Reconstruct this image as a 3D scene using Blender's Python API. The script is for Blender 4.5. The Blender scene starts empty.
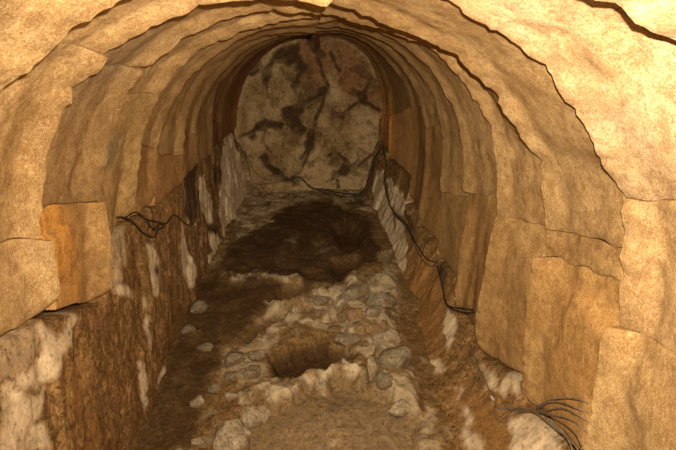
import bpy, math, random
import numpy as np
random.seed(4); RNG = np.random.RandomState(7)

# ------------------------------------------------------------------ survey of the place
# lengths below are in half-widths of the vault; S turns them into metres
S = 0.78
OFF = np.array([-0.1, 0.0, 2.12])            # moves the survey origin to the vault axis / floor
XC, ZC = 0.1, -0.75                          # axis and springing height of the vault
FPX, PCX, PCY = 540.0, 338.0, 225.0          # surveying camera (676 x 450)
YAW, PITCH = math.radians(3.536), math.radians(17.571)
FW = np.array([math.sin(YAW)*math.cos(PITCH), math.cos(YAW)*math.cos(PITCH), -math.sin(PITCH)])
RT = np.array([math.cos(YAW), -math.sin(YAW), 0.0]); UP = np.cross(RT, FW)
def ray(px, py): return RT*((px-PCX)/FPX) + UP*(-(py-PCY)/FPX) + FW
def on_y(px, py, d): r = ray(px, py); return r*(d/r[1])
def floor_z(Y): return -2.13 + 0.29*np.clip((np.asarray(Y, float)-2.3)/5.2, -0.2, 1.0)
def on_floor(px, py):
    r = ray(px, py); z = -2.0
    for _ in range(12): p = r*(z/r[2]); z = float(floor_z(p[1]))
    return r*(z/r[2])
def W(p): return (np.asarray(p, float)+OFF)*S

# ------------------------------------------------------------------ noise
def _h(i, j, k, seed):
    n = (i.astype(np.int64)*374761393 + j.astype(np.int64)*668265263 + k.astype(np.int64)*2147483647 + seed*1274126177) & 0xffffffff
    n = ((n ^ (n >> 13))*1274126177) & 0xffffffff
    n = ((n ^ (n >> 16))*2246822519) & 0xffffffff
    return ((n ^ (n >> 15)) & 0xffffff)/float(0xffffff)*2-1
def vnoise(x, y, z, seed=0):
    x, y, z = np.broadcast_arrays(np.asarray(x, float), np.asarray(y, float), np.asarray(z, float))
    i, j, k = np.floor(x), np.floor(y), np.floor(z)
    fx, fy, fz = x-i, y-j, z-k
    q = lambda t: t*t*t*(t*(t*6-15)+10)
    fx, fy, fz = q(fx), q(fy), q(fz)
    r = 0
    for a in (0, 1):
        for b in (0, 1):
            for c in (0, 1):
                w = (fx if a else 1-fx)*(fy if b else 1-fy)*(fz if c else 1-fz)
                r = r + w*_h(i+a, j+b, k+c, seed)
    return r
def fbm(x, y, z, o=4, seed=0):
    r = 0; a = 0.5; s = 1.0
    for k in range(o):
        r = r + a*vnoise(np.asarray(x)*s, np.asarray(y)*s, np.asarray(z)*s, seed+k*11); a *= 0.5; s *= 2.03
    return r
def sst(a, b, t):
    t = np.clip((np.asarray(t, float)-a)/(b-a), 0, 1); return t*t*(3-2*t)
def poly_sd(x, y, poly):
    """signed distance to a polygon, negative inside"""
    d = np.full(x.shape, 1e9); inside = np.zeros(x.shape, bool); n = len(poly)
    for i in range(n):
        ax, ay = poly[i]; bx, by = poly[(i+1) % n]
        ex, ey = bx-ax, by-ay; L = ex*ex+ey*ey+1e-12
        t = np.clip(((x-ax)*ex+(y-ay)*ey)/L, 0, 1)
        d = np.minimum(d, (x-ax-t*ex)**2+(y-ay-t*ey)**2)
        c = ((ay > y) != (by > y)) & (x < (bx-ax)*(y-ay)/((by-ay) if abs(by-ay) > 1e-12 else 1e-12)+ax)
        inside ^= c
    d = np.sqrt(d); return np.where(inside, -d, d)
def line_d(x, y, pts):
    d = np.full(x.shape, 1e9)
    for (ax, ay), (bx, by) in zip(pts[:-1], pts[1:]):
        ex, ey = bx-ax, by-ay; L = ex*ex+ey*ey+1e-12
        t = np.clip(((x-ax)*ex+(y-ay)*ey)/L, 0, 1)
        d = np.minimum(d, (x-ax-t*ex)**2+(y-ay-t*ey)**2)
    return np.sqrt(d)

# ------------------------------------------------------------------ object helpers
COL = bpy.context.scene.collection
def mesh_obj(name, verts, faces, mat, parent=None, attrs=None, smooth=True, origin=None):
    """verts in survey units -> one mesh object in metres"""
    v = (np.asarray(verts, float)+OFF)*S
    o0 = np.zeros(3)
    if parent is not None: o0 = np.array(parent['_o'])
    elif origin is not None: o0 = np.asarray(origin, float)
    v = v-o0
    me = bpy.data.meshes.new(name)
    me.from_pydata(v.tolist(), [], [list(map(int, f)) for f in faces])
    if smooth: me.polygons.foreach_set('use_smooth', np.ones(len(me.polygons), bool))
    for an, arr in (attrs or {}).items():
        a = me.attributes.new(an, 'FLOAT_COLOR', 'POINT')
        c = np.ones((len(v), 4), np.float32); c[:, :3] = arr
        a.data.foreach_set('color', c.ravel())
    me.materials.append(mat); me.update()
    o = bpy.data.objects.new(name, me); COL.objects.link(o)
    if parent is not None: o.parent = parent
    else: o.location = o0
    return o
def thing(name, label, cat, loc, group=None):
    o = bpy.data.objects.new(name, None); COL.objects.link(o)
    o.empty_display_size = 0.1
    o.location = loc; o['_o'] = [float(a) for a in loc]
    o['label'] = label; o['category'] = cat
    if group: o['group'] = group
    return o
def tag(o, label, cat, group=None):
    o['label'] = label; o['category'] = cat
    if group: o['group'] = group
    return o
def grid_faces(nu, nv):
    i = np.arange(nu-1)[:, None]*nv + np.arange(nv-1)[None, :]
    i = i.ravel(); return np.stack([i, i+1, i+1+nv, i+nv], 1)

# ------------------------------------------------------------------ materials
class NT:
    def __init__(s, name):
        s.m = bpy.data.materials.new(name); s.m.use_nodes = True
        s.t = s.m.node_tree; s.n = s.t.nodes; s.l = s.t.links
        s.b = s.n['Principled BSDF']; s.b.inputs['Roughness'].default_value = 0.9
        s.b.inputs['Specular IOR Level'].default_value = 0.15
        s.tc = s.n.new('ShaderNodeTexCoord').outputs['Object']
    def link(s, a, b): s.l.new(a, b)
    def mapped(s, scale):
        mp = s.n.new('ShaderNodeMapping'); mp.inputs['Scale'].default_value = scale
        s.link(s.tc, mp.inputs['Vector']); return mp.outputs[0]
    def noise(s, scale, detail=6, rough=0.6, vec=None, dist=0.0):
        n = s.n.new('ShaderNodeTexNoise'); n.inputs['Scale'].default_value = scale
        n.inputs['Detail'].default_value = detail; n.inputs['Roughness'].default_value = rough
        n.inputs['Distortion'].default_value = dist
        s.link(vec or s.tc, n.inputs['Vector']); return n.outputs['Fac']
    def ramp(s, f, stops):
        r = s.n.new('ShaderNodeValToRGB'); e = r.color_ramp.elements
        while len(e) > 1: e.remove(e[-1])
        for k, (p, c) in enumerate(stops):
            q = e[0] if k == 0 else e.new(p)
            q.position = p; q.color = (c[0], c[1], c[2], 1) if not isinstance(c, (int, float)) else (c, c, c, 1)
        s.link(f, r.inputs[0]); return r.outputs[0]
    def mix(s, f, a, b, mode='MIX'):
        m = s.n.new('ShaderNodeMix'); m.data_type = 'RGBA'; m.blend_type = mode
        for sock, v in ((m.inputs['Factor'], f), (m.inputs['A'], a), (m.inputs['B'], b)):
            if isinstance(v, (int, float)): sock.default_value = v
            elif isinstance(v, tuple): sock.default_value = (*v, 1)
            else: s.link(v, sock)
        return m.outputs['Result']
    def math(s, op, a, b=0.0):
        m = s.n.new('ShaderNodeMath'); m.operation = op
        for k, v in enumerate((a, b)):
            if isinstance(v, (int, float)): m.inputs[k].default_value = v
            else: s.link(v, m.inputs[k])
        return m.outputs[0]
    def attr(s, name):
        a = s.n.new('ShaderNodeAttribute'); a.attribute_name = name
        sp = s.n.new('ShaderNodeSeparateColor'); s.link(a.outputs['Color'], sp.inputs[0]); return sp.outputs
    def bump(s, h, strength, dist, prev=None):
        b = s.n.new('ShaderNodeBump'); b.inputs['Strength'].default_value = strength
        b.inputs['Distance'].default_value = dist; s.link(h, b.inputs['Height'])
        if prev is not None: s.link(prev, b.inputs['Normal'])
        return b.outputs[0]
    def done(s, col, nrm=None):
        s.link(col, s.b.inputs['Base Color'])
        if nrm is not None: s.link(nrm, s.b.inputs['Normal'])
        return s.m

def stone_material():
    t = NT('ashlar_sandstone')
    big = t.noise(3.2, 6, 0.65); mid = t.noise(14, 8, 0.7, dist=0.4); fine = t.noise(210, 5, 0.7)
    c = t.ramp(big, [(0.30, (0.36, 0.215, 0.09)), (0.48, (0.48, 0.315, 0.145)), (0.66, (0.60, 0.425, 0.225))])
    c = t.mix(t.ramp(mid, [(0.46, 0.0), (0.66, 0.8)]), c, (0.27, 0.15, 0.06))
    c = t.mix(t.ramp(mid, [(0.27, 0.8), (0.42, 0.0)]), c, (0.70, 0.50, 0.26))
    gr = t.noise(85, 8, 0.75, dist=0.2)
    mk = t.attr('marks')                      # r rust stain, g grey lichen, b blue paint
    c = t.mix(t.math('MULTIPLY', mk[0], t.ramp(t.noise(22, 5, 0.7), [(0.36, 1.0), (0.62, 0.35)])), c, (0.80, 0.40, 0.085))
    c = t.mix(t.math('MULTIPLY', mk[1], 0.8), c, (0.20, 0.165, 0.125))
    c = t.mix(t.math('MULTIPLY', mk[2], t.ramp(mid, [(0.4, 0.3), (0.6, 0.95)])), c, (0.15, 0.19, 0.20))
    m2 = t.noise(34, 8, 0.72, dist=0.6)
    c = t.mix(t.ramp(m2, [(0.38, 0.75), (0.48, 0.0)]), c, (0.27, 0.155, 0.066))
    c = t.mix(t.ramp(m2, [(0.54, 0.0), (0.66, 0.4)]), c, (0.70, 0.52, 0.30))
    c = t.mix(t.ramp(gr, [(0.38, 0.55), (0.48, 0.0)]), c, (0.27, 0.155, 0.065))
    c = t.mix(t.ramp(gr, [(0.58, 0.0), (0.74, 0.35)]), c, (0.72, 0.54, 0.32))
    c = t.mix(t.ramp(fine, [(0.40, 0.6), (0.49, 0.0)]), c, (0.19, 0.11, 0.045))
    c = t.mix(t.ramp(fine, [(0.55, 0.0), (0.70, 0.7)]), c, (0.80, 0.62, 0.38))
    oi = t.n.new('ShaderNodeObjectInfo')
    c = t.mix(1.0, c, oi.outputs['Color'], 'MULTIPLY')
    n = t.bump(gr, 0.3, 0.006)
    n = t.bump(t.noise(9, 6, 0.6, t.mapped((3, 0.6, 1.2))), 0.15, 0.012, n)
    n = t.bump(fine, 0.3, 0.003, n)
    return t.done(c, n)

def rock_material(name, base, streak=(1, 1, 1), pale=(0.50, 0.41, 0.30), dark=(0.055, 0.03, 0.014), gravel=False):
    """bedrock: attribute 'marks' r = pale calcite, g = dark patches (soil on the floor), b = ochre / grey variation"""
    t = NT(name)
    v = t.mapped(streak); tn = tuple(1 if q > 1 else q**0.5 for q in streak)
    a = t.noise(4.5, 8, 0.68, v, 0.5); b = t.noise(17, 8, 0.7, v, 0.8); fine = t.noise(150, 4, 0.7)
    c = t.ramp(a, [(0.30, base[0]), (0.50, base[1]), (0.70, base[2])])
    c = t.mix(t.ramp(b, [(0.46, 0.0), (0.62, 0.8)]), c, base[3])
    c = t.mix(t.ramp(b, [(0.28, 0.6), (0.40, 0.0)]), c, base[2])
    c = t.mix(t.ramp(fine, [(0.40, 0.85), (0.49, 0.0)]), c, tuple(x*0.4 for x in base[0]))
    m2 = t.noise(24, 8, 0.75, t.mapped(tn), 0.9)
    c = t.mix(t.ramp(m2, [(0.37, 0.6), (0.48, 0.0)]), c, tuple(x*0.42 for x in base[0]))
    c = t.mix(t.ramp(m2, [(0.53, 0.0), (0.63, 0.6)]), c, tuple(min(1, x*1.35) for x in base[2]))
    gr = t.noise(60, 8, 0.75, t.mapped(tuple(1 if q > 1 else q**0.5 for q in streak)), 0.5)
    c = t.mix(t.ramp(gr, [(0.38, 0.9), (0.48, 0.0)]), c, tuple(x*0.36 for x in base[0]))
    c = t.mix(t.ramp(gr, [(0.55, 0.0), (0.70, 0.55)]), c, tuple(min(1, x*1.45) for x in base[2]))
    mk = t.attr('marks')
    c = t.mix(t.math('MULTIPLY', mk[2], 0.6), c, base[4])
    pc = t.ramp(t.noise(20, 7, 0.7), [(0.30, tuple(x*0.55 for x in pale)), (0.48, pale), (0.7, tuple(min(1, x*1.2) for x in pale))])
    c = t.mix(mk[0], c, pc)
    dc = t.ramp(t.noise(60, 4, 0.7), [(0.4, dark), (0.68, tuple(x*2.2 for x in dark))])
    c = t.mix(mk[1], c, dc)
    c = t.mix(t.math('MULTIPLY', t.math('SUBTRACT', 1.0, mk[1]), t.ramp(gr, [(0.38, 0.6), (0.47, 0.0)])), c, tuple(x*0.45 for x in base[0]))
    if gravel:
        vo = t.n.new('ShaderNodeTexVoronoi'); vo.inputs['Scale'].default_value = 130
        t.link(t.tc, vo.inputs['Vector'])
        sp = t.ramp(vo.outputs['Distance'], [(0.12, 1.0), (0.24, 0.0)])
        pick = t.ramp(t.noise(70, 2), [(0.52, 0.0), (0.57, 0.55)])
        c = t.mix(t.math('MULTIPLY', sp, pick), c, (0.36, 0.27, 0.18))
    n = t.bump(b, 0.35, 0.012)
    n = t.bump(gr, 0.6, 0.011, n)
    n = t.bump(fine, 0.35, 0.003, n)
    return t.done(c, n)

M_STONE = stone_material()
M_WALL = rock_material('weathered_schist', [(0.19, 0.092, 0.030), (0.30, 0.165, 0.06), (0.42, 0.25, 0.105), (0.15, 0.075, 0.028), (0.33, 0.165, 0.05)], (1.5, 1.5, 0.75), (0.66, 0.51, 0.34))
M_END = rock_material('fractured_limestone', [(0.22, 0.13, 0.056), (0.29, 0.185, 0.083), (0.38, 0.255, 0.122), (0.18, 0.092, 0.038), (0.23, 0.085, 0.030)], (1, 1, 1), (0.45, 0.312, 0.163), (0.040, 0.020, 0.009))
M_FLOOR = rock_material('earth_and_bedrock', [(0.18, 0.102, 0.036), (0.245, 0.144, 0.053), (0.30, 0.182, 0.073), (0.14, 0.078, 0.029), (0.12, 0.055, 0.020)], (1, 1, 1), (0.56, 0.45, 0.305), (0.040, 0.020, 0.0075), True)
def loose_rock_material(name, c0, c1):
    t = NT(name); f = t.noise(30, 8, 0.7); g = t.noise(9, 5, 0.6)
    c = t.ramp(f, [(0.30, tuple(x*0.45 for x in c0)), (0.46, c0), (0.66, c1)])
    c = t.mix(t.ramp(g, [(0.50, 0.0), (0.60, 0.8)]), c, (0.17, 0.105, 0.05))
    c = t.mix(t.ramp(t.noise(95, 6, 0.75), [(0.42, 0.8), (0.50, 0.0)]), c, tuple(x*0.35 for x in c0))
    n = t.bump(f, 0.6, 0.012); n = t.bump(t.noise(110, 5, 0.7), 0.5, 0.004, n)
    return t.done(c, n)
M_GREY = loose_rock_material('grey_limestone', (0.235, 0.185, 0.118), (0.35, 0.285, 0.19))
M_PALE = loose_rock_material('pale_limestone', (0.34, 0.265, 0.17), (0.50, 0.40, 0.27))
M_RED = loose_rock_material('reddish_stone', (0.30, 0.17, 0.09), (0.40, 0.25, 0.14))
def rubber(name, col, r):
    t = NT(name); t.b.inputs['Roughness'].default_value = r; t.b.inputs['Specular IOR Level'].default_value = 0.4
    return t.done(t.ramp(t.noise(60, 3), [(0.35, tuple(x*0.7 for x in col)), (0.65, tuple(x*1.3 for x in col))]))
M_CABLE = rubber('black_rubber', (0.018, 0.015, 0.013), 0.5)
M_GCABLE = rubber('dusty_grey_rubber', (0.15, 0.118, 0.078), 0.6)
M_TAPE = rubber('pale_tape', (0.55, 0.52, 0.46), 0.4)

# ------------------------------------------------------------------ vault: half ribs of dressed stone
# every rib: depth of its far edge, the outline of that edge, stone by stone, from the crown to the foot
LEFT = [
 (1.36, [[(128,0),(120,4),(95,17),(71,30),(70,36),(51,51),(49,54),(21,80),(18,81),(8,86),(0,88)]]),
 (1.85, [[(333,4),(322,7),(310,4),(290,1),(276,-1),(240,0),(220,3),(200,6),(185,14),(165,22),(150,27),(143,33),(140,34),(120,45),(114,48),(110,52)],
         [(109,62),(105,66),(99,71),(92,76),(88,80),(78,84),(71,89),(73,98),(70,103),(64,107),(60,115),(56,129),(54,137),(51,145),(49,155),(48,162),(46,180),(43,195),(42,208),(44,235)],
         [(55,240),(57,260),(60,275),(62,290),(62,297),(57,303)]]),
 (2.46, [[(335,15),(320,14),(300,13),(279,12),(275,9),(270,11),(255,13),(240,16),(225,20),(210,26),(195,33),(181,40),(175,47),(167,54),(159,58),(155,64),(150,66),(142,68)],
         [(143,74),(135,85),(128,94),(120,104),(114,112),(112,122),(111,125),(109,135),(107,160),(104,185),(101,197)],
         [(107,204),(108,215),(110,225),(112,245),(113,270),(113,290),(110,302),(105,310)]]),
 (2.98, [[(332,18),(311,18),(300,19),(281,22),(262,27),(250,29),(240,32),(235,36),(225,40),(212,44),(200,49),(187,62),(176,70),(170,80),(162,92)],
         [(158,100),(152,112),(147,126),(142,142),(140,160),(138,180),(136,200),(133,217)]]),
 (3.45, [[(332,25),(300,26),(275,28),(255,33),(240,39),(225,49),(215,56),(200,69),(187,80),(180,92),(173,103)],[(168,112),(163,125),(158,150),(157,180),(157,205)]]),
 (4.12, [[(325,33),(310,33),(280,34),(255,39),(240,45),(230,53),(215,64),(204,78),(193,98)],[(189,108),(186,125),(185,140),(184,170)]]),
 (4.70, [[(325,34),(300,35),(280,36),(262,42),(250,48),(240,54),(225,70),(214,82),(203,101)],[(199,112),(196,128),(197,142),(196,165)]]),
 (5.40, [[(325,34.5),(300,36),(270,42),(250,53),(238,64),(226,76),(218,86),(214,98)],[(213,125),(213,150)]]),
 (6.10, [[(325,35.5),(300,37),(275,43),(258,53),(243,66),(232,82),(224,101)],[(222,125),(222,140)]]),
 (7.10, [[(318,36),(305,37),(285,42),(268,52),(256,63),(247,78),(240,97)],[(237,115),(236,135)]]),
]
RIGHT = [
 (1.23, [[(593,0),(613,4),(627,14),(634,24),(643,32),(654,36),(665,38),(676,43)]]),
 (1.79, [[(447,0),(455,6),(470,18),(480,24),(492,29),(505,37),(515,44),(521,48),(528,57),(535,61),(543,65),(548,73),(552,82)],
         [(556,90),(560,96),(565,103),(574,110),(580,122),(587,132),(592,142),(594,150),(598,156),(605,172),(613,179),(617,185),(622,193)],
         [(621,203),(620,210),(621,224),(624,229),(622,240),(618,255),(621,265),(622,270),(618,280),(618,300),(618,321)],
         [(607,324),(602,333),(599,345),(595,380),(590,410),(583,450)]]),
 (2.45, [[(334,4),(340,7),(356,11),(362,16),(375,20),(390,27),(400,30),(415,36),(430,42),(438,46),(441,49),(455,54),(460,62),(467,70),(480,80),(487,87),(499,98)],
         [(497,103),(503,112),(512,124),(523,141),(530,150),(538,157),(541,170),(540,185),(541,200),(544,210),(545,225)],
         [(546,232),(545,250)],
         [(533,259),(530,275),(526,300),(525,320),(523,350),(522,390),(520,405)]]),
 (3.02, [[(336,16),(350,22),(360,24),(370,27),(384,29),(387,31),(400,35),(411,40),(420,42),(430,49),(440,58),(450,67),(461,80),(468,89),(474,100),(479,105)],
         [(483,115),(488,123),(490,126),(492,140),(495,160),(496,180),(497,200),(497,212)],
         [(494,220),(488,245),(483,275),(478,298),(475,318),(475,335),(480,352),(490,366)]]),
 (3.65, [[(340,19),(365,28),(375,30),(390,38),(402,45),(411,52),(420,60),(429,68),(437,80),(445,96)],[(452,105),(457,121),(460,139),(463,156),(463,170),(463,187)],
         [(470,197),(465,220),(461,240),(457,275),(453,300)]]),
 (4.25, [[(340,27),(355,31),(375,38),(390,45),(402,55),(412,66),(424,80),(435,98)],[(438,115),(442,133),(442,156),(440,185)],[(441,200),(440,230),(436,255),(434,275)]]),
 (4.90, [[(340,31),(358,35),(375,43),(390,55),(402,68),(412,85),(419,98)],[(422,115),(425,131),(425,160),(422,190),(418,215)]]),
 (5.50, [[(340,33),(356,38),(372,47),(386,60),(396,72),(402,80),(408,98)],[(412,119),(413,151),(411,180),(408,205)]]),
 (6.75, [[(338,35),(352,40),(365,49),(376,62),(383,78),(388,91)],[(388,107),(389,133),(388,160)]]),
 (7.25, [[(330,36.5),(345,40),(357,47),(368,58),(377,78),(381,94)],[(382,115),(380,126),(380,150)]]),
]
LF = [-.80,-.90,-1.13,-.88,-.92,-.96,-.96,-.95,-.93,-.95]
RF = [-1.50,-1.62,-1.80,-1.85,-1.78,-1.62,-1.55,-1.48,-1.25,-1.17]
def _steps(ribs, lv, ln):
    xs, zs = [0.0], [lv[0]]
    for k in range(len(ribs)-1):
        xs += [ribs[k][0]-0.004, ribs[k][0]+0.022]; zs += [lv[k], ln[k+1]]
    return xs+[9.0], zs+[lv[-1]]
LFN = list(LF); RFN = list(RF); LFN[2] = -.93; LFN[1] = -.82; RFN[2] = -1.62; RFN[3] = -1.68   # level of the near end of every foot
LSTEP, RSTEP = _steps(LEFT, LF, LFN), _steps(RIGHT, RF, RFN)
def lfoot(Y): return np.interp(Y, *LSTEP)
def rfoot(Y): return np.interp(Y, *RSTEP)
def smooth_foot(s, Y):
    L, R = (LEFT, LF) if s < 0 else (RIGHT, RF)
    return np.interp(Y, [r[0]-0.2 for r in L], R)

UT = math.pi/2
UG = np.linspace(-1.45, UT, 700)
def to_u(s, p):
    X, Z = s*(p[0]-XC), p[2]-ZC
    return (math.atan2(Z, X), math.hypot(X, Z)) if Z > 0 else (Z, X)
def from_u(s, u, rho, y):
    up = u > 0
    X = np.where(up, rho*np.cos(np.maximum(u, 0)), rho)
    Z = np.where(up, rho*np.sin(np.maximum(u, 0)), u)
    return np.stack([XC+s*X, y+0*X, ZC+Z], -1)
def mono(us, rs):
    """sort the outline from the foot upwards and keep it single valued"""
    k = np.argsort(us, kind='stable'); us, rs = us[k].copy(), rs[k]
    for i in range(1, len(us)): us[i] = max(us[i], us[i-1]+1e-4)
    return us, rs
def gsm(a, n):
    k = np.exp(-0.5*(np.arange(-3*n, 3*n+1)/n)**2); k /= k.sum()
    return np.convolve(np.pad(a, 3*n, 'edge'), k, 'valid')

g_ = lambda x, m, w: np.exp(-((x-m)/w)**2)
NEAR_LIMIT = 0.72
STONE_N = 0
def build_side(s, ribs, foot, info):
    prevS = None; prevD = NEAR_LIMIT
    for k, (d, stones) in enumerate(ribs):
        conv = []
        for st in stones:
            a = np.array([to_u(s, on_y(px, py, d)) for px, py in st]); conv.append(mono(a[:, 0], a[:, 1]))
        org = list(range(len(conv)))
        if len(conv) > 1 and not (s < 0 and k in (1, 2, 3)):
            conv = [mono(np.concatenate([conv[1][0], conv[0][0]]), np.concatenate([conv[1][1], conv[0][1]]))]+conv[2:]
            org = [0]+org[2:]
        # outside the frame the outline continues as a plain arch and a plumb leg
        if k == 0:
            us, rs = conv[0]
            tgt = np.interp(us, RIB_REF[s][0], RIB_REF[s][1])
            conv[0] = (us, rs)
            us = np.concatenate([[-1.45, 0.0, us[0]-0.25], us, [us[-1]+0.25, UT]])
            rs = np.concatenate([[1.0, 1.0, (rs[0]+1.0)/2], rs, [(rs[-1]+0.93)/2, 0.925]])
            conv[0] = (us, rs)
        allu = np.concatenate([c[0] for c in conv[::-1]]); allr = np.concatenate([c[1] for c in conv[::-1]])
        allu, allr = mono(allu, allr)
        if allu[-1] < UT-0.12:
            allu = np.append(allu, UT); allr = np.append(allr, 0.93)
        F_all = np.interp(UG, allu, allr); SM = gsm(F_all, 22)
        if k == 0: N = SM+0.07
        else: N = np.maximum(gsm(prevF, 4)+0.022+0.016*g_(UG, .8, .45)-0.010*sst(1.1, 1.45, UG), SM-0.045)+((0.075 if s > 0 else 0.03)*g_(UG, .85, .40) if k == 1 else 0)
        y0 = prevD+(0.036 if d < 3.2 else 0.026); y1 = d
        zf = float((LF if s < 0 else RF)[k])+0.004
        ufoot = max(zf-ZC, -1.44)
        # limits of every stone
        lim = []
        for i, c in enumerate(conv):
            top = UT-0.003 if i == 0 else None
            lim.append([c[0][0], top])
        edges = [UT-0.003]
        for i in range(len(conv)-1):
            edges.append(0.5*(conv[i][0][0]+conv[i+1][0][-1]))
        edges.append(ufoot)
        if len(conv) == 1:
            us_ = (-0.35 if k == 0 else 0.10+0.10*math.sin(k*2.1)); edges = [UT-0.003, max(us_, ufoot+0.2), ufoot]; conv = conv*2; org = [0, 1]
        elif edges[-2] < ufoot+0.08: edges[-2] = ufoot+0.2
        inf = info[k]
        yb = 0.5*(y0+y1)
        base = W([XC+s*1.02, yb, zf])
        root = thing('arch_rib', inf['label'], 'stone arch', tuple(base), GROUPS[s])
        ns = len(edges)-1
        for i in range(ns):
            ut, ub = edges[i], edges[i+1]
            if ut-ub < 0.03: continue
            oi = org[i]
            nu = max(14, int((ut-ub)/0.02*(1.0 if d < 3.2 else 0.6)))
            u = np.linspace(ub+0.0015, ut-0.0015, nu)
            cu, cr = conv[i]
            if i == 0 and cu[-1] < UT-0.12: cu = np.append(cu, UT); cr = np.append(cr, 0.93)
            sd = 31*k+7*i+(3 if s > 0 else 0)
            def edge_at(u):
                F = np.interp(u, cu, cr)
                F = F + 0.0055*vnoise(u*38, sd, 0.5, 5) + 0.004*vnoise(u*90, sd, 0.2, 9)
                return F, np.interp(u, UG, N)
            off = inf.get('shift', {}).get(i, 0.004*math.sin(sd*1.7))
            nv = 26 if d < 3.2 else 16
            L = y1-y0; rim = min(0.15, L*0.30)
            sh_b = 0.2 if abs(ub) < .45 and i < ns-1 else 0.0
            sh_t = 0.2 if abs(ut) < .45 and i > 0 else 0.0
            lam = np.linspace(0, 1, nu); u_0 = u
            tt = np.concatenate([[0, 0.006, 0.018], np.linspace(0.035, rim, 6), np.linspace(rim+0.02, L, nv)])[::-1]
            nT = len(tt)
            edgeY = y1-0.010+0.010*vnoise(u*22, sd, 3.3, 2)
            P = np.zeros((nu, nT+2, 3)); MK = np.zeros((nu, nT+2, 3))
            rimn = rim*(1+0.25*vnoise(u*9, sd, 1.1, 3))
            for j, t in enumerate(tt):
                u = u_0 + t*(sh_b*(1-lam)+sh_t*lam)
                wj = lambda q: 0.014*float(vnoise(t*9, q*3.7+k*11.3+s, 0.6, 12))*(abs(edges[q]) < 1.2)
                u = u + (wj(i+1)*(1-lam) if i < ns-1 else 0)+wj(i)*lam
                if i == ns-1: u = u + (1-lam)*(t/L)*((LFN if s < 0 else RFN)[k]-(LF if s < 0 else RF)[k]) + (1-lam)**4*(0.035*math.exp(-(t/.045)**2)+0.010*(1+float(vnoise(t*11, sd, 0.4, 8))))
                F, Nn = edge_at(u)
                a = np.clip((t-rimn)/(L-rimn), 0, 1)
                q1 = np.clip(t/rimn, 0, 1); h = (0.042 if d < 3.1 else 0.026)*(0.8*q1+0.2*q1*q1*(3-2*q1))
                wb = sst(0, 1, t/rimn); Fb = F*(1-wb)+np.interp(u, UG, SM)*wb
                r = Fb+h*(1-a) + (Nn-Fb)*a + off*sst(0.0, rim, t)*(1-a*0.6)
                y = edgeY-(edgeY-y0)*(t/L)
                q = from_u(s, u, r, y)
                am = 0.010*(0.35+0.65*sst(0, rim*1.4, t))*sst(0, 0.02, L-t+0.004)
                nz = fbm(q[:, 0]*7+sd, q[:, 1]*7, q[:, 2]*7, 4, 3)
                chip = np.maximum(0, fbm(q[:, 0]*4, q[:, 1]*4+sd, q[:, 2]*4, 3, 17)-0.22)*0.05*sst(0, rim, t)
                r = r + am*nz + chip
                de = np.minimum(u-u[0], u[-1]-u)
                r = r + 0.006*np.exp(-de/0.005)
                P[:, j] = from_u(s, u, r, y)
                if j == 0: u_first = u
                if 'orange' in inf: MK[:, j, 0] = inf['orange'](oi, u, t, L)
                if 'grey' in inf: MK[:, j, 1] = inf['grey'](oi, u, t, L)
                if 'blue' in inf: MK[:, j, 2] = inf['blue'](oi, u, t, L)
            ro = np.maximum(F, Nn)+0.11
            P[:, nT+1] = from_u(s, u_first, ro, y0); P[:, nT] = from_u(s, u_0, ro, edgeY)
            nn = nT+2
            V = P.reshape(-1, 3); fc = []
            for a in range(nu-1):
                for b in range(nn):
                    b2 = (b+1) % nn
                    q = (a*nn+b, a*nn+b2, (a+1)*nn+b2, (a+1)*nn+b)
                    fc.append(q if s < 0 else q[::-1])
            c0 = list(range(nn)); c1 = [(nu-1)*nn+b for b in range(nn)]
            fc.append(c0[::-1] if s < 0 else c0); fc.append(c1 if s < 0 else c1[::-1])
            nm = 'leg_stone' if (i == ns-1 and ns > 1) else 'arch_stone'
            o = mesh_obj(nm, V, fc, M_STONE, root, {'marks': MK.reshape(-1, 3)})
            try:
                o.data.set_sharp_from_angle(angle=math.radians(50))
            except Exception: pass
            tint = inf.get('tint', {}).get(oi)
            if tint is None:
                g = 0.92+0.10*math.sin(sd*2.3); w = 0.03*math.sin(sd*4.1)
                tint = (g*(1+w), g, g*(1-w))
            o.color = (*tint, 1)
            if oi in inf.get('plabel', {}): o['label'] = inf['plabel'][oi]
        prevS = SM; prevD = d
        pad = np.pad(F_all, 8, 'edge'); prevF = np.max(np.stack([pad[q:q+len(F_all)] for q in range(17)]), 0)

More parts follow.
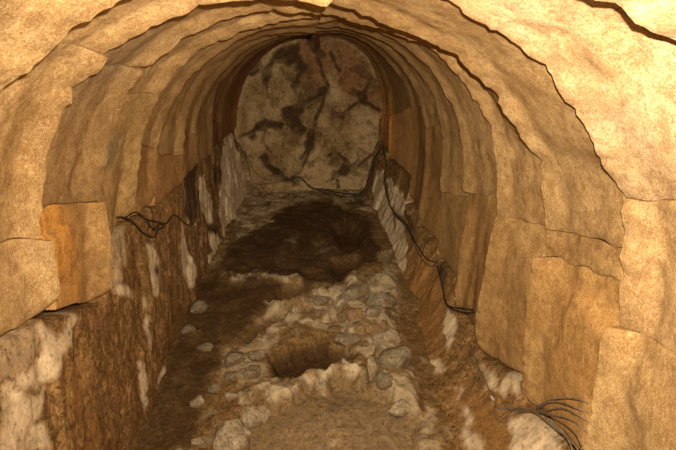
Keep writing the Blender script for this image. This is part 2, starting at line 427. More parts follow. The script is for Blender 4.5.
GROUPS = {-1: 'stone arch ribs on the left side of the vault', 1: 'stone arch ribs on the right side of the vault'}
RIB_REF = {-1: (UG, np.ones_like(UG)), 1: (UG, np.ones_like(UG))}
LI = [
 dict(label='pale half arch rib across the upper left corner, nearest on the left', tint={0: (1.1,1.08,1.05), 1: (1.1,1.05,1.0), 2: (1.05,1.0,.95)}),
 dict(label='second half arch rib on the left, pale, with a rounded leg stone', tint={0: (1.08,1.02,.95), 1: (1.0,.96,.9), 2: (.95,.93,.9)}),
 dict(label='third half arch rib on the left, its leg stone stained bright orange',
      tint={0: (.98,.94,.88), 1: (.84,.8,.75), 2: (.95,.86,.72)}, plabel={2: 'leg stone stained bright orange'},
      orange=lambda i, u, t, L: (0.95*sst(0.22, 0.40, t+0.06*vnoise(u*14, 2.2, t*9, 4))*(0.15+0.85*sst(-.30, .02, u+0.06*vnoise(u*5, 1.1, t*14, 6))) + 0.10*sst(0.1, .3, t)) if i == 2 else 0.35*sst(-.05,-.22,u)*sst(.2,.4,t)*(i == 1),
      grey=lambda i, u, t, L: 0.75*g_(u, .78, .18)*sst(.05, .25, t) if i in (0, 1) else 0*u),
 dict(label='fourth half arch rib on the left, bluish smudge above the cable',
      tint={0: (.92,.88,.82), 1: (.82,.78,.66)}, blue=lambda i, u, t, L: (g_(u, .28, .06)*g_(t, .37, .06)+.8*g_(u, .34, .04)*g_(t, .30, .04)) if i == 1 else 0*u),
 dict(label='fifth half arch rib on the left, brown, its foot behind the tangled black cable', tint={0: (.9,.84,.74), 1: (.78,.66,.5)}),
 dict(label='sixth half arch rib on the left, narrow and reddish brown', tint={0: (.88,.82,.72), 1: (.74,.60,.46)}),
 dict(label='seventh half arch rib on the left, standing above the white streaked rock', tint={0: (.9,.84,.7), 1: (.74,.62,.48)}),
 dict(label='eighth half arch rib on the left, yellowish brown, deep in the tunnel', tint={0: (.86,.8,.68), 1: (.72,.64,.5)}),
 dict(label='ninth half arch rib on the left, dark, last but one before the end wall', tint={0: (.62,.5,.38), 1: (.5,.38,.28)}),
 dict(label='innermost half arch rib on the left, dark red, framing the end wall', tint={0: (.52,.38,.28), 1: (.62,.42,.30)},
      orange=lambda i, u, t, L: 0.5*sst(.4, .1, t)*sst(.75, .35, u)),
]
RI = [
 dict(label='overexposed half arch rib in the upper right corner, nearest on the right', tint={0: (1.25,1.3,1.55), 1: (1.15,1.14,1.2), 2: (1.1,1.05,1.0)}),  # pale stone, upper tint lifted further to paint in the flash overexposure
 dict(label='second half arch rib on the right, very pale with a long jagged edge', tint={0: (1.2,1.22,1.36), 1: (1.1,1.08,1.0), 2: (1.1,1.07,1.05), 3: (1.0,.96,.88)}),  # paler stone plus flash highlight, both put into the upper tint
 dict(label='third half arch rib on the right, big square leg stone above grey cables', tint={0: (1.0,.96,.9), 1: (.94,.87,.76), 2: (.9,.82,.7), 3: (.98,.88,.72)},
      orange=lambda i, u, t, L: 0.22*(i == 3)*sst(.15, .3, t)+0*u),
 dict(label='fourth half arch rib on the right, its tall leg stone rounded at the foot', tint={0: (.96,.9,.82), 1: (.9,.82,.7), 2: (.92,.84,.7)}),
 dict(label='fifth half arch rib on the right, greyish above a straight joint and light edged leg', tint={0: (.9,.84,.74), 1: (.74,.70,.62), 2: (.88,.78,.60)}),
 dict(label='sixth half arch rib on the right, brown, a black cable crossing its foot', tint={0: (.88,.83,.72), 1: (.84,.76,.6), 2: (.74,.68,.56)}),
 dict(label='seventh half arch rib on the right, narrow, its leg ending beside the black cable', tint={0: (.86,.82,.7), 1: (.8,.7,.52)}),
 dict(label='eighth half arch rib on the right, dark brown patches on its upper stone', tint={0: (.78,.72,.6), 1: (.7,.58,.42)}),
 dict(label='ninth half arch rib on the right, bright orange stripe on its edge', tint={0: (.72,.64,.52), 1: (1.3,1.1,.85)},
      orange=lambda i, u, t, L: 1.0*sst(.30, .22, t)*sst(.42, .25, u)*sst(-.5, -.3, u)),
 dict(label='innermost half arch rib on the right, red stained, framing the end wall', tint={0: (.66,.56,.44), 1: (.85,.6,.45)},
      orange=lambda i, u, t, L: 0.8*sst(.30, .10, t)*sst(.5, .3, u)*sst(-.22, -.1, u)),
]
build_side(-1, LEFT, lfoot, LI)
build_side(1, RIGHT, rfoot, RI)

# ------------------------------------------------------------------ rock side walls
def wall_face(s, Y, Z):
    """x of the rock face below the ribs' feet (survey units)"""
    Y = np.asarray(Y, float); Z = np.asarray(Z, float); fz = floor_z(Y)
    if s < 0:
        top = np.interp(Y, [0, 1.6, 2.4, 3.5, 5, 6, 7, 7.7], [-.965, -.965, -.99, -1.0, -1.0, -.99, -.965, -.94])
        bot = np.interp(Y, [0, 1.6, 2.4, 4.0, 5.5, 6.5, 7.7], [-.98, -.98, -1.0, -1.0, -.97, -.90, -.80])
        f = smooth_foot(s, Y)
    else:
        top = np.interp(Y, [0, 1.7, 2.6, 4.5, 5.5, 6.5, 7.7], [1.12, 1.12, 1.12, 1.11, 1.09, 1.06, 1.01])
        bot = np.interp(Y, [0, 1.7, 2.3, 3.2, 4.2, 5.2, 6.5, 7.7], [.78, .78, .78, .86, .92, .90, .87, .84])
        f = smooth_foot(s, Y)
    a = np.clip((Z-fz)/(f-fz+1e-6), -0.3, 1.15)
    x = bot+(top-bot)*np.where(a > 0, np.sign(a)*np.abs(a)**0.85, a)
    nz = 0.045*fbm(Y*2.6+s*9, Z*1.6, 0.3, 4, 41) + 0.022*fbm(Y*9, Z*4.5, 1.7+s, 4, 43) + 0.012*fbm(Y*26, Z*14, 2.2, 3, 47)
    led = 0.024*sst(0.05, 0.35, vnoise(Y*4.1, Z*2.2, 5.5, 51+s))
    return x - s*(nz*1.0 + led)*np.where(a > 0.92, 0.5, 1.0)
def on_wall(s, px, py, lift=0.0):
    r = ray(px, py); x = 0.95*s
    for _ in range(25):
        p = r*(x/r[0]); x = 0.6*x+0.4*(float(wall_face(s, p[1], p[2]))-s*lift)
    return r*(x/r[0])

L_PALE = [
 [(72,311),(78,318),(67,345),(62,360),(56,378),(45,385),(28,389),(14,381),(18,375),(30,368),(40,355),(44,340),(33,328),(42,322),(52,332),(58,342),(64,330)],
 [(0,388),(10,385),(24,390),(28,398),(45,390),(45,400),(38,415),(32,424),(42,422),(48,440),(52,452),(30,452),(0,455)],
 [(145,244),(152,244),(157,252),(160,275),(159,295),(155,299),(152,285),(150,270)],
 [(182,222),(185,240),(190,255),(197,268),(194,289),(188,286),(183,275),(181,250)],
 [(208,226),(217,233),(222,248),(218,262),(211,274),(208,260),(213,250),(209,240)],
 [(186,176),(189,190),(190,215),(188,224),(185,205),(184,190)],
 [(199,178),(204,176),(206,188),(212,200),(213,215),(209,226),(203,212),(199,198)],
 [(225,130),(232,133),(237,150),(245,165),(249,185),(244,205),(236,222),(229,236),(222,236),(219,215),(221,190),(221,160)],
 [(142,297),(146,297),(147,306),(143,313)],[(146,315),(150,318),(152,340),(151,351),(148,340)],
 [(137,361),(145,362),(148,380),(146,395),(149,402),(145,412),(141,400),(142,385)],
 [(163,365),(170,370),(168,378),(160,391),(156,388),(158,378)],
 [(115,285),(122,283),(132,292),(134,298),(120,296)],
]
TAN = [[(-5,325),(38,330),(41,352),(12,378),(-5,386)],[(100,225),(124,224),(126,262),(116,290),(104,285)]]
L_DARK = [[(154,268),(158,267),(160,274),(156,277)],[(178,180),(184,178),(184,215),(192,225),(196,218),(196,180),(198,160),(180,160)],  # first patch: dark inside of a hole, put into the colour only
          [(214,168),(220,165),(221,180),(217,190),(213,180)],[(207,225),(219,226),(216,236),(208,232)]]
L_OCHRE = [[(66,372),(80,366),(86,385),(80,408),(68,400)],[(88,420),(96,418),(98,440),(86,446)],[(178,318),(186,322),(180,350),(172,352)],[(168,200),(182,205),(184,222),(166,220)]]
R_PALE = [
 [(376,168),(383,172),(385,190),(393,212),(396,238),(388,262),(379,252),(374,240),(371,215),(372,190)],
 [(386,180),(392,178),(400,190),(406,205),(405,218),(396,212),(389,200)],
 [(396,217),(405,226),(408,245),(405,270),(398,288),(393,272),(394,250)],
 [(446,311),(455,314),(458,326),(452,338),(448,350),(444,335)],
 [(430,360),(437,358),(443,362),(442,372),(432,374)],
 [(461,404),(470,414),(475,424),(468,427),(462,416)],[(460,424),(468,427),(477,440),(484,452),(468,452),(460,436)],
 [(505,376),(510,368),(519,369),(518,396),(514,390),(512,382),(504,396),(499,392)],
 [(514,415),(530,417),(545,424),(557,440),(562,455),(510,455),(510,432)],
 [(456,388),(459,392),(457,406),(454,400)],[(482,362),(490,370),(499,384),(498,394),(489,386)],
]
R_DARK = [[(404,205),(412,215),(414,235),(407,232)],[(436,262),(446,268),(446,290),(440,280)]]
R_OCHRE = [[(408,250),(440,270),(446,310),(440,350),(412,345),(406,300)],[(455,390),(490,400),(510,430),(508,455),(480,455),(462,410)],[(518,396),(545,402),(540,412),(518,408)]]
def build_wall(s, name, pale, dark, ochre):
    foot = lfoot if s < 0 else rfoot
    Y = np.concatenate([np.arange(0.4, 1.2, 0.05), np.arange(1.2, 7.66, 0.018)])
    zr = np.concatenate([np.arange(-2.42, -0.80 if s < 0 else -1.10, 0.0165), np.linspace(-0.74 if s < 0 else -1.04, -0.15, 8)])
    YY, ZZ = np.meshgrid(Y, zr, indexing='ij')
    X = wall_face(s, YY, ZZ)
    back = s*1.235+XC*0+(0.1 if s > 0 else -0.0)
    f = foot(YY)
    st = sst(-0.022, -0.003, ZZ-f)
    X = X*(1-st)+(back+0.02*fbm(YY*4, ZZ*4, 1.0))*st
    V = np.stack([X, YY, ZZ], -1).reshape(-1, 3)
    y, z = V[:, 1], V[:, 2]
    wy = y+0.022*fbm(y*14, z*9, 3.1, 4, 61); wz = z+0.035*fbm(y*14, z*9, 7.7, 4, 63)
    def mask(polys, soft):
        m = np.zeros(len(V))
        for p in polys:
            q = [on_wall(s, *a)[1:] for a in p]
            m = np.maximum(m, sst(soft, -soft, poly_sd(wy, wz, q)))
        return m
    mk = np.stack([np.maximum(mask(pale, .014), 0.42*mask(TAN, .03) if s < 0 else 0), mask(dark, .03), mask(ochre, .08)], 1)
    brk = sst(-0.25, -0.02, fbm(y*16, z*9, 2.0, 4, 71)+0.28)
    mk[:, 0] *= 0.72+0.28*brk
    o = mesh_obj(name, V, grid_faces(len(Y), len(zr)) if s > 0 else grid_faces(len(Y), len(zr))[:, ::-1], M_WALL, None, {'marks': mk})
    o['kind'] = 'structure'
    return o
build_wall(-1, 'wall_left', L_PALE, L_DARK, L_OCHRE)
build_wall(1, 'wall_right', R_PALE, R_DARK, R_OCHRE)

# backing of the vault, behind the ribs
def build_ceiling():
    Y = np.linspace(0.4, 7.72, 60); th = np.linspace(-0.05, math.pi+0.05, 60)
    YY, TT = np.meshgrid(Y, th, indexing='ij'); r = 1.24+0.02*fbm(YY*3, TT*3, 0.2)
    V = np.stack([XC+r*np.cos(TT), YY, ZC+r*np.sin(TT)], -1).reshape(-1, 3)
    o = mesh_obj('ceiling', V, grid_faces(60, 60), M_WALL); o['kind'] = 'structure'
build_ceiling()

# ------------------------------------------------------------------ end wall
YE = 7.46
E_DARK = [
 [(276,50),(298,45),(300,60),(306,66),(300,78),(295,92),(291,88),(299,72),(296,63),(276,62),(270,75),(266,87),(262,78),(268,65),(273,55)],
 [(306,33),(316,32),(318,40),(323,55),(318,58),(308,46)],
 [(282,110),(298,104),(303,110),(300,122),(306,130),(300,136),(290,128),(284,120)],
 [(249,136),(258,122),(270,120),(285,125),(282,129),(265,128),(256,132),(253,140)],
 [(259,157),(265,155),(272,165),(285,177),(291,181),(284,183),(270,171)],
 [(333,172),(340,168),(345,158),(349,166),(358,160),(352,170),(361,175),(350,174),(340,175),(333,178)],
 [(354,88),(362,93),(373,77),(365,95),(369,106),(360,99),(350,92)],
 [(308,128),(313,130),(313,148),(308,156),(306,145)], [(319,90),(327,84),(328,92),(321,97)],
 [(292,177),(300,177),(300,187),(294,187)],[(248,60),(262,50),(270,45),(262,58),(250,75)],
]
E_RED = [[(330,34),(360,48),(381,90),(383,122),(366,104),(345,96),(335,78)],[(298,40),(322,36),(334,60),(326,86),(312,92),(302,78)],[(240,110),(246,95),(250,130),(240,140)]]
E_CRACK = [
 [(316,46),(321,68),(328,85),(322,105),(316,120),(312,140),(308,155),(300,172),(291,180)],
 [(322,92),(318,96),(303,103),(290,109)], [(331,53),(336,65),(340,71)], [(343,118),(350,107),(362,101)],
 [(238,138),(248,134),(260,125)], [(345,160),(336,152),(329,156)], [(350,172),(362,163),(374,154)],
 [(286,180),(272,168)], [(352,172),(345,160)], [(240,72),(252,74),(258,70)], [(300,160),(312,146)],
 [(326,182),(338,176)], [(374,154),(380,140),(381,120)], [(337,180),(338,190)], [(361,100),(380,110)], [(265,128),(262,140),(268,150)],
]
def build_end():
    xs = np.arange(-1.06, 1.26, 0.0125); zs = np.arange(-2.05, 0.34, 0.0125)
    XX, ZZ = np.meshgrid(xs, zs, indexing='ij'); x, z = XX.ravel(), ZZ.ravel()
    wx = x+0.05*fbm(x*11, z*11, 0.1, 4, 81); wz = z+0.05*fbm(x*11, z*11, 5.1, 4, 83)
    wx2 = x+0.4*(wx-x); wz2 = z+0.4*(wz-z)
    pj = lambda p: [on_y(a, b, YE)[[0, 2]] for a, b in p]
    dk = np.zeros(len(x)); rd = dk.copy(); cr = dk.copy()
    for p in E_DARK: dk = np.maximum(dk, sst(.030, -.022, poly_sd(wx, wz, pj(p))))
    for p in E_RED: rd = np.maximum(rd, sst(.07, -.07, poly_sd(wx, wz, pj(p))))
    for p in E_CRACK: cr = np.maximum(cr, sst(.030, .012, line_d(wx2, wz2, pj(p))))
    er = sst(-.22, .10, fbm(x*9, z*9, 2.7, 4, 84)+.08); dk = dk*(0.72+0.28*er)
    vn = sst(.045, .0, np.abs(fbm(x*3.1, z*3.1, 9.2, 4, 86)))*sst(-.1, .2, fbm(x*2.3, z*2.3, 6.2, 3, 88)); cr = np.maximum(cr*(.5+.5*er), 0.6*vn)
    y = YE + 0.055*fbm(x*1.7, z*1.7, 0.4, 4, 85)+0.014*fbm(x*9, z*9, 1.2, 4, 87) + 0.05*dk + 0.035*cr
    pale = sst(-0.1, 0.25, fbm(x*2.2, z*2.2, 3.3, 4, 89)+0.1)*(1-rd)*0.8
    mk = np.stack([pale, np.maximum(np.maximum(dk*0.96, cr*0.9), 0.55*sst(.16, .34, fbm(x*5, z*5, 1.4, 5, 90))), rd*0.75], 1)
    o = mesh_obj('wall_back', np.stack([x, y, z], 1), grid_faces(len(xs), len(zs))[:, ::-1], M_END, None, {'marks': mk}); o['kind'] = 'structure'
build_end()

# ------------------------------------------------------------------ floor
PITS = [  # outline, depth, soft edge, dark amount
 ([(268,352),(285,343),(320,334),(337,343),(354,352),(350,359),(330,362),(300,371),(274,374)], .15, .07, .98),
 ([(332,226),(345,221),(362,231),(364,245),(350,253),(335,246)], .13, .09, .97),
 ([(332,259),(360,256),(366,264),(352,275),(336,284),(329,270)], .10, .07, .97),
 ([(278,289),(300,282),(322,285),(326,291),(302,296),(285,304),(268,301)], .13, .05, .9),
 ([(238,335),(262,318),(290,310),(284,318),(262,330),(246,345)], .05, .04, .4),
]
F_DARK = [
 ([(216,264),(235,240),(262,226),(275,214),(300,204),(330,202),(347,212),(370,221),(374,240),(382,250),(372,262),(352,274),(332,284),(300,281),(280,284),(262,276),(245,273),(225,268)], .95),
 ([(250,206),(275,198),(280,202),(262,212)], .6), ([(345,200),(364,198),(368,208),(352,210)], .7),
 ([(208,276),(262,279),(292,292),(262,312),(238,330),(214,352),(206,400),(185,455),(128,455),(150,400),(176,345),(192,290)], .80),
 ([(196,292),(240,288),(270,300),(240,318),(205,312)], .85), ([(170,360),(200,352),(214,366),(205,385),(172,380)], .88), ([(270,388),(300,384),(330,378),(384,398),(380,404),(330,396)], .25),
]
F_PALE = [
 ([(328,292),(365,279),(385,274),(402,290),(400,304),(386,318),(396,332),(408,350),(417,378),(416,406),(400,406),(380,392),(372,362),(350,346),(332,334),(310,330),(298,320),(272,345),(262,352),(236,338),(258,322),(290,303)], .62),
 ([(228,398),(272,380),(350,361),(359,364),(348,374),(318,384),(280,393),(238,404)], .95),
 ([(222,274),(276,271),(307,280),(300,289),(276,283),(250,282),(226,283)], .55),
 ([(238,190),(372,188),(374,215),(345,208),(328,200),(300,202),(274,212),(262,224),(236,238)], .50),
 ([(300,250),(318,244),(330,247),(314,254),(304,262)], .5), ([(285,240),(302,237),(304,241),(288,244)], .6),
 ([(342,412),(362,405),(376,408),(374,416),(360,414),(344,420)], .7), ([(326,424),(342,418),(344,430),(330,440)], .45),
 ([(418,412),(432,400),(445,430),(448,455),(416,455)], .45), ([(220,352),(262,340),(264,380),(222,382)], .4),
 ([(240,225),(262,214),(272,218),(255,230),(236,240)], .6), ([(380,256),(392,250),(402,290),(384,292)], .4),
 ([(262,300),(295,296),(322,284),(326,290),(300,302),(268,312)], .55),
]
F_RIDGE = [  # raised stone lips
 ([(232,400),(272,382),(350,363),(357,366),(318,384),(280,396)], .045),
 ([(268,308),(300,298),(326,288),(330,296),(300,308),(272,318)], .06),
 ([(330,290),(385,275),(402,292),(390,330),(350,330)], .06),
 ([(376,345),(400,346),(418,380),(416,405),(380,395)], .08),
 ([(222,276),(300,272),(306,284),(230,284)], .05), ([(340,278),(372,262),(384,268),(350,290)], .05),
]
F_EARTH = [([(270,402),(350,374),(384,396),(420,412),(416,470),(215,470),(240,425)], .20)]
F_LOW = [([(268,400),(350,372),(386,396),(420,412),(416,470),(215,470),(240,420)], .06)]
_fp = lambda p: [tuple(on_floor(a, b)[:2]) for a, b in p]
PITS = [(_fp(p), *r) for p, *r in PITS]; F_DARK = [(_fp(p), a) for p, a in F_DARK]; F_PALE = [(_fp(p), a) for p, a in F_PALE]
F_RIDGE = [(_fp(p), a) for p, a in F_RIDGE]; F_LOW = [(_fp(p), a) for p, a in F_LOW]; F_EARTH = [(_fp(p), a) for p, a in F_EARTH]
def floor_eval(x, y):
    x = np.atleast_1d(np.asarray(x, float)); y = np.atleast_1d(np.asarray(y, float))
    wx = x+0.10*fbm(x*6, y*4, 0.6, 5, 91); wy = y+0.20*fbm(x*6, y*4, 4.6, 5, 93)
    z = floor_z(y)+0.0
    dk = np.zeros(x.shape); pl = dk.copy()
    for p, a in F_DARK: dk = np.maximum(dk, a*sst(.05, -.04, poly_sd(wx, wy, p)))
    pdk = np.zeros(x.shape)
    for p, a in F_PALE: pl = np.maximum(pl, a*sst(.04, -.03, poly_sd(wx, wy, p)))
    px_ = x+0.03*fbm(x*11, y*8, 1.6, 4, 191); py_ = y+0.05*fbm(x*11, y*8, 3.6, 4, 193)
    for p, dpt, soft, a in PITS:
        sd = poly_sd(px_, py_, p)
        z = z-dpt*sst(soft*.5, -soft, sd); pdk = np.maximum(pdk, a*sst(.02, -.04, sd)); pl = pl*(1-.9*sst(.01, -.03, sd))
    ea = np.zeros(x.shape)
    for p, a in F_EARTH: ea = np.maximum(ea, a*sst(.08, -.08, poly_sd(wx, wy, p)))
    for p, h in F_RIDGE: z = z+h*sst(.05, -.06, poly_sd(wx, wy, p))
    for p, h in F_LOW: z = z-h*sst(.05, -.05, poly_sd(wx, wy, p))
    rough = 0.35+0.65*np.clip(pl*1.3, 0, 1)
    rough = rough*(1-1.6*np.clip(ea, 0, .4)); rid = 1-np.abs(fbm(x*4.5, y*3.2, 2.2, 4, 95))*2.4
    z = z + 0.05*fbm(x*1.6, y*1.4, 0.9, 4, 97) + rough*(0.020*fbm(x*10, y*8, 1.9, 4, 99)+0.010*rid+0.016*fbm(x*22, y*18, 7.9, 3, 98)) + 0.008*fbm(x*30, y*26, 0.3, 3, 101)
    z = z - 0.04*sst(0.72, 0.95, rid)*np.clip(pl*1.5, 0, 1)*0.6
    brk = sst(-0.16, 0.12, fbm(x*10, y*7, 3.1, 5, 103)+0.06)
    pl = pl*(0.18+0.82*brk)
    pl = np.maximum(pl, 0.3*sst(.30, .42, fbm(x*11, y*8, 8.1, 4, 107))*(1-dk))
    pl = np.maximum(pl, ea)
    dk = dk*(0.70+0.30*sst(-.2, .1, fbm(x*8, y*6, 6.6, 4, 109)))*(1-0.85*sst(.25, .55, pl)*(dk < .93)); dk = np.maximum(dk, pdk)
    red = sst(0.02, 0.4, fbm(x*2.6, y*2, 5.0, 4, 105))*0.7
    return z, np.stack([pl, dk, red], 1)
def build_floor():
    xs = np.concatenate([np.arange(-1.25, 1.36, 0.0125)]); ys = np.concatenate([np.arange(0.4, 2.0, 0.05), np.arange(2.0, 4.2, 0.011), np.arange(4.2, 7.62, 0.02)])
    XX, YY = np.meshgrid(xs, ys, indexing='ij')
    z, mk = floor_eval(XX.ravel(), YY.ravel())
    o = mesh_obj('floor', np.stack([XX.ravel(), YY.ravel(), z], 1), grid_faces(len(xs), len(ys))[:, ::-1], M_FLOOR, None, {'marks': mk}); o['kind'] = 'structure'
build_floor()

# ------------------------------------------------------------------ loose rocks
import bmesh
def rock_shape(seed, n=3):
    bm = bmesh.new(); bmesh.ops.create_icosphere(bm, subdivisions=n, radius=1.0)
    v = np.array([a.co[:] for a in bm.verts]); f = [[a.index for a in q.verts] for q in bm.faces]; bm.free()
    r = np.random.RandomState(seed); pl = r.normal(size=(15, 3)); pl /= np.linalg.norm(pl, axis=1)[:, None]
    h = 0.62+0.36*r.rand(15)
    dots = v@pl.T; rr = np.min(np.where(dots > 0.05, h/np.maximum(dots, .05), 9), axis=1); rr = np.minimum(rr, 1.25)
    rr = rr*(1+0.10*fbm(v[:, 0]*2.3+seed, v[:, 1]*2.3, v[:, 2]*2.3, 4, seed)+0.05*fbm(v[:, 0]*7, v[:, 1]*7+seed, v[:, 2]*7, 3, seed))
    v = v*rr[:, None]; v = v/np.abs(v).max(0)
    return v, f
ROCKS = [  # px centre, px width, px height, material, flatness, label
 (200,306,15,17,M_GREY,.8,'grey rock on dark gravel below the left wall, farthest back of those there'),
 (190,329,17,9,M_GREY,.6,'small flat grey rock lying close against the foot of the left wall'),
 (206,347,17,9,M_GREY,.6,'small grey triangular rock alone in the brown gravel on the left'),
 (234,357,23,17,M_GREY,.7,'grey rough rock on the left side of the square pit'),
 (257,353,20,15,M_GREY,.6,'grey rock touching the upper left corner of the square pit'),
 (233,374,24,10,M_GREY,.55,'long low grey rock in front of two grey rocks, left of the pit'),
 (254,369,16,13,M_GREY,.6,'grey rock below the left corner of the square pit'),
 (213,387,17,12,M_GREY,.6,'small grey rock half buried in gravel, upper one of a touching pair'),
 (199,398,18,13,M_PALE,.6,'small pale rock half buried in gravel, lower one of a touching pair'),
 (231,393,13,8,M_PALE,.55,'small pale stone behind the light brown lump at the end of the stone lip'),
 (255,407,30,22,M_PALE,.75,'light brown lumpy rock at the left end of the pale stone lip'),
 (230,434,38,36,M_PALE,.75,'biggest pale grey rock, at the bottom edge left of centre'),
 (199,440,15,10,M_PALE,.6,'small pale rock on gravel just left of the biggest pale grey rock'),
 (179,449,10,7,M_GREY,.6,'tiny grey stone at the bottom edge below the left wall'),
 (275,447,20,12,M_GREY,.5,'flat grey rock cut by the bottom edge right of the biggest pale grey rock'),
 (401,403,32,17,M_PALE,.7,'cream block on brown earth at the foot of the right wall'),
 (372,367,11,19,M_PALE,.8,'narrow upright pale stone at the right end of the stone lip'),
 (385,383,17,14,M_GREY,.7,'rounded tan grey rock in front of the large speckled boulder'),
 (396,362,36,26,M_GREY,.65,'large speckled grey boulder right of the square pit'),
 (354,318,22,15,M_RED,.65,'reddish stone among grey slabs behind the square pit'),
 (388,335,30,17,M_PALE,.6,'tan wedge shaped stone leaning at the foot of the right wall'),
 (345,336,30,17,M_GREY,.5,'grey slab along the back right edge of the square pit'),
 (354,297,28,20,M_GREY,.5,'flat grey slab behind the reddish stone'),
 (381,303,32,24,M_GREY,.5,'wide grey slab beside the right wall, next to a flat slab'),
 (372,318,22,13,M_GREY,.55,'small grey stone directly right of the reddish stone'),
 (320,300,20,12,M_GREY,.5,'low grey stone at the rim of the dark hollow, left of the flat slabs'),
 (306,236,0,0,None,0,''),
]
for n, (px, py, w, h, m, flat, lab) in enumerate(ROCKS):
    if m is None: continue
    p = on_floor(px, py+h*0.28); dep = float(np.dot(p, FW)); k = dep/FPX
    a, _ = rock_shape(100+n), 0
    v, f = a
    sx = 0.5*w*k*1.08; sy = 0.5*h*k*1.4; sz = 0.5*max(h, .6*w)*k*flat*1.6
    ang = RNG.uniform(-.35, .35); c, s_ = math.cos(ang), math.sin(ang)
    v = v*np.array([sx, sy, sz]); v = np.stack([v[:, 0]*c-v[:, 1]*s_, v[:, 0]*s_+v[:, 1]*c, v[:, 2]], 1)
    fx = p[0]+np.array([-.6, 0, .6, 0, 0])*sx; fy = p[1]+np.array([0, 0, 0, -.6, .6])*sy
    fz = float(np.mean(floor_eval(fx, fy)[0]))
    ctr = np.array([p[0], p[1], fz+sz*0.30])
    o = mesh_obj('rock', v+ctr, f, m, None, None, True, W([p[0], p[1], fz]))
    try: o.data.set_sharp_from_angle(angle=math.radians(38))
    except Exception: pass
    tag(o, lab, 'rock', 'loose rocks on the tunnel floor')

# ------------------------------------------------------------------ cables
def catmull(P, n):
    P = np.asarray(P, float); out = []
    Q = np.vstack([2*P[0]-P[1], P, 2*P[-1]-P[-2]])
    for i in range(1, len(Q)-2):
        for t in np.linspace(0, 1, n, endpoint=False):
            a, b, c, d = Q[i-1:i+3]
            out.append(0.5*((2*b)+(-a+c)*t+(2*a-5*b+4*c-d)*t*t+(-a+3*b-3*c+d)*t**3))
    out.append(P[-1]); return np.array(out)
def tube(P, r, n=8):
    P = np.asarray(P); T = np.gradient(P, axis=0); T /= np.linalg.norm(T, axis=1)[:, None]+1e-9
    ref = np.array([0.3, 0.5, 0.8]); V = []; 
    nrm = np.cross(T[0], ref); nrm /= np.linalg.norm(nrm)
    for p, t in zip(P, T):
        nrm = nrm-t*np.dot(nrm, t); nrm /= np.linalg.norm(nrm)+1e-9; b = np.cross(t, nrm)
        for k in range(n):
            a = 2*math.pi*k/n; V.append(p+r*(math.cos(a)*nrm+math.sin(a)*b))
    F = []
    for i in range(len(P)-1):
        for k in range(n):
            F.append((i*n+k, i*n+(k+1) % n, (i+1)*n+(k+1) % n, (i+1)*n+k))
    F.append(list(range(n))[::-1]); F.append([(len(P)-1)*n+k for k in range(n)])
    return V, F
def path(spec):
    out = []
    for mode, pts in spec:
        for q in pts:
            if mode == 'L': out.append(on_wall(-1, q[0], q[1], q[2] if len(q) > 2 else 0.03))
            elif mode == 'R': out.append(on_wall(1, q[0], q[1], q[2] if len(q) > 2 else 0.03))
            elif mode == 'F':
                p = on_floor(q[0], q[1]); p = p if p[1] < 7.33 else on_y(q[0], q[1], 7.33)
                p[2] = max(p[2], float(floor_eval(p[0], p[1])[0][0])+0.03); out.append(p)
            elif mode == 'P': out.append(on_y(q[0], q[1], q[2]))
            elif mode == 'E': out.append(on_y(q[0], q[1], (q[2] if len(q) > 2 else YE-0.10)))
    return out
def cable(label, strands, extra=None, mat=None):
    """several strands that hang together: the cable and its twin strands"""
    mat = mat or M_CABLE
    first = catmull(path(strands[0][0]), 8)
    if len(strands) == 1 and not extra:
        v, f = tube(first, strands[0][1]); o = mesh_obj('cable', v, f, mat, None, None, True, W(first[0]))
        return tag(o, label, 'cable', 'electric cables along the walls')
    root = thing('cable', label, 'cable', tuple(W(first[0])), 'electric cables along the walls')
    for sp, r in strands:
        P = catmull(path(sp), 8); v, f = tube(P, r); mesh_obj('strand', v, f, mat, root)
    for sp, r in (extra or []):
        P = catmull(path(sp), 4); v, f = tube(P, r); q = mesh_obj('tape_joint', v, f, M_TAPE, root); q['label'] = 'pale tape wrapped joint'
    return root
cable('black cable hanging slack from the left wall, with a small tangle', [
  ([('L', [(117,217,.06),(121,217,.05),(126,218,.05),(132,221,.04),(141,231),(149,236),(154,237),(157,233),(159,224),(162,222)])], .0042),
  ([('L', [(126,217),(136,212),(146,219),(158,222),(165,224),(170,218),(174,215),(178,217),(186,224),(191,225),(195,221),(197,212),(198,200),(199,190)])], .0036),
  ([('L', [(146,219),(153,229),(160,228),(166,223),(158,226),(152,230),(164,227),(171,218)])], .0028),
 ])
cable('thin black wire drooping in long loops down the left side of the end wall', [
  ([('E', [(232,128),(236,140),(244,152),(248,165),(251,178),(257,184),(270,183),(284,181)])], .0046),
  ([('E', [(234,138),(241,150),(246,155),(254,170),(262,178),(275,180),(288,179)])], .0040),
 ])
cable('black cable slung along the foot of the end wall and up its right edge', [
  ([('E', [(290,181),(297,177),(303,179)]), ('F', [(311,188),(322,192),(335,195),(350,197),(358,196)]), ('R', [(364,190,.09),(369,178,.09),(372,166,.08),(375,157,.07),(380,150,.06)])], .0085),
  ([('E', [(300,179)]), ('F', [(318,193),(338,198),(354,200)]), ('R', [(366,192,.1),(371,178,.1),(374,162,.09),(379,152,.07)])], .006),
 ])
cable('black cable running down the pale rock on the right to the brown leg stones', [
  ([('R', [(382,140),(384,152),(386,163),(384,176),(386,186),(388,198),(392,209),(398,217),(405,223),(409,229),(414,240),(420,250),(427,259),(435,262)])], .0050),
  ([('R', [(383,150),(387,170),(385,185),(389,203),(396,216),(404,224),(412,238),(418,252),(424,262),(432,266),(437,262)])], .0034),
 ])
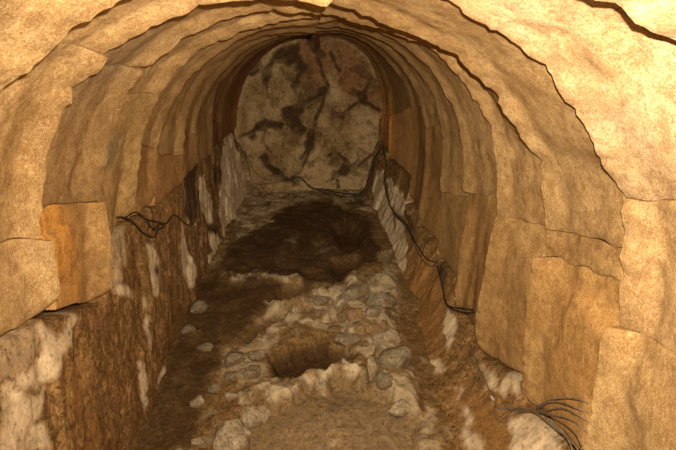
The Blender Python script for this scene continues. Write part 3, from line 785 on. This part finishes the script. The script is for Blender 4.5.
cable('black cable dropping between two leg stones on the right and bending to a dead end', [
  ([('R', [(437,266),(440,276),(443,290),(445,301),(449,307,.04),(458,311,.06),(468,313,.07),(475,312,.08)])], .0056),
  ([('R', [(438,270),(442,284),(446,302),(452,307,.05),(462,308,.07),(474,310,.08)])], .0040),
 ])
cable('dusty grey cable bundle lying at the foot of the big square leg stone', [
  ([('R', [(469,342,.04),(472,352,.04),(479,368,.05),(487,385,.05),(493,399,.05),(499,408,.05),(514,409,.05),(530,411,.06),(542,404,.07),(553,399,.08)]), ('P', [(566,398,1.95),(580,400,1.86),(588,403,1.83)])], .0034),
  ([('R', [(471,345,.03),(477,362,.04),(478,375,.04),(476,384,.04)])], .0028),
  ([('R', [(497,407,.05),(495,414,.05),(499,421,.05),(507,421,.05),(512,414,.06),(522,410,.06),(536,412,.06),(548,410,.07)]), ('P', [(562,408,1.96),(576,414,1.86),(587,421,1.83)])], .003),
  ([('R', [(500,408,.05),(520,408,.06),(536,413,.06),(548,422,.06),(560,432,.07),(570,440,.07),(578,449,.07)])], .0034),
  ([('R', [(530,410,.06),(543,413,.06),(554,417,.07),(565,424,.07),(576,434,.07),(582,446,.07)])], .003),
  ([('R', [(538,409,.07),(548,402,.08)]), ('P', [(560,402,1.97),(576,408,1.86),(588,412,1.83)])], .003),
  ([('R', [(546,418,.06),(556,426,.06),(565,436,.06),(571,446,.06),(573,455,.06)])], .003),
  ([('R', [(508,409,.05),(522,412,.06),(538,410,.06),(550,414,.07)]), ('P', [(564,417,1.93),(578,424,1.86),(585,432,1.83)])], .003),
 ], [([('R', [(491,396,.05),(494,401,.05)])], .0065)], M_GCABLE)

# ------------------------------------------------------------------ camera and the camera's flash
cam_d = bpy.data.cameras.new('camera'); cam_d.sensor_width = 36; cam_d.lens = FPX/676*36; cam_d.clip_start = 0.02
cam = bpy.data.objects.new('camera', cam_d); COL.objects.link(cam)
import mathutils
Mx = mathutils.Matrix((RT, UP, -FW)).transposed()
cam.matrix_world = mathutils.Matrix.Translation(W([0, 0, 0])) @ Mx.to_4x4()
bpy.context.scene.camera = cam
fl = W(RT*0.06+UP*0.10+FW*0.02)
def lamp(kind, name, energy, target=None, **kw):
    d = bpy.data.lights.new(name, kind); d.energy = energy; d.color = (1.0, 0.85, 0.61); d.shadow_soft_size = 0.008
    for a, b in kw.items(): setattr(d, a, b)
    o = bpy.data.objects.new(name, d); COL.objects.link(o); o.location = fl
    if target is not None:
        v = mathutils.Vector(W(target)-fl); o.rotation_euler = v.to_track_quat('-Z', 'Y').to_euler()
    return o
lamp('SPOT', 'flash_wide', 335, RT*0.34+FW*1.0+UP*0.05, spot_size=math.radians(150), spot_blend=1.0)
lamp('SPOT', 'flash_beam', 230, on_y(325, 160, 7.4), spot_size=math.radians(56), spot_blend=1.0)
wd = bpy.data.worlds.new('dark'); bpy.context.scene.world = wd; wd.use_nodes = True
wd.node_tree.nodes['Background'].inputs[0].default_value = (1.0, 0.8, 0.55, 1); wd.node_tree.nodes['Background'].inputs[1].default_value = 0.02
vs = bpy.context.scene.view_settings
vs.view_transform = 'Standard'; vs.look = 'None'; vs.exposure = 0.0; vs.gamma = 1.0; vs.use_curve_mapping = False
for o in bpy.data.objects:
    if '_o' in o: del o['_o']
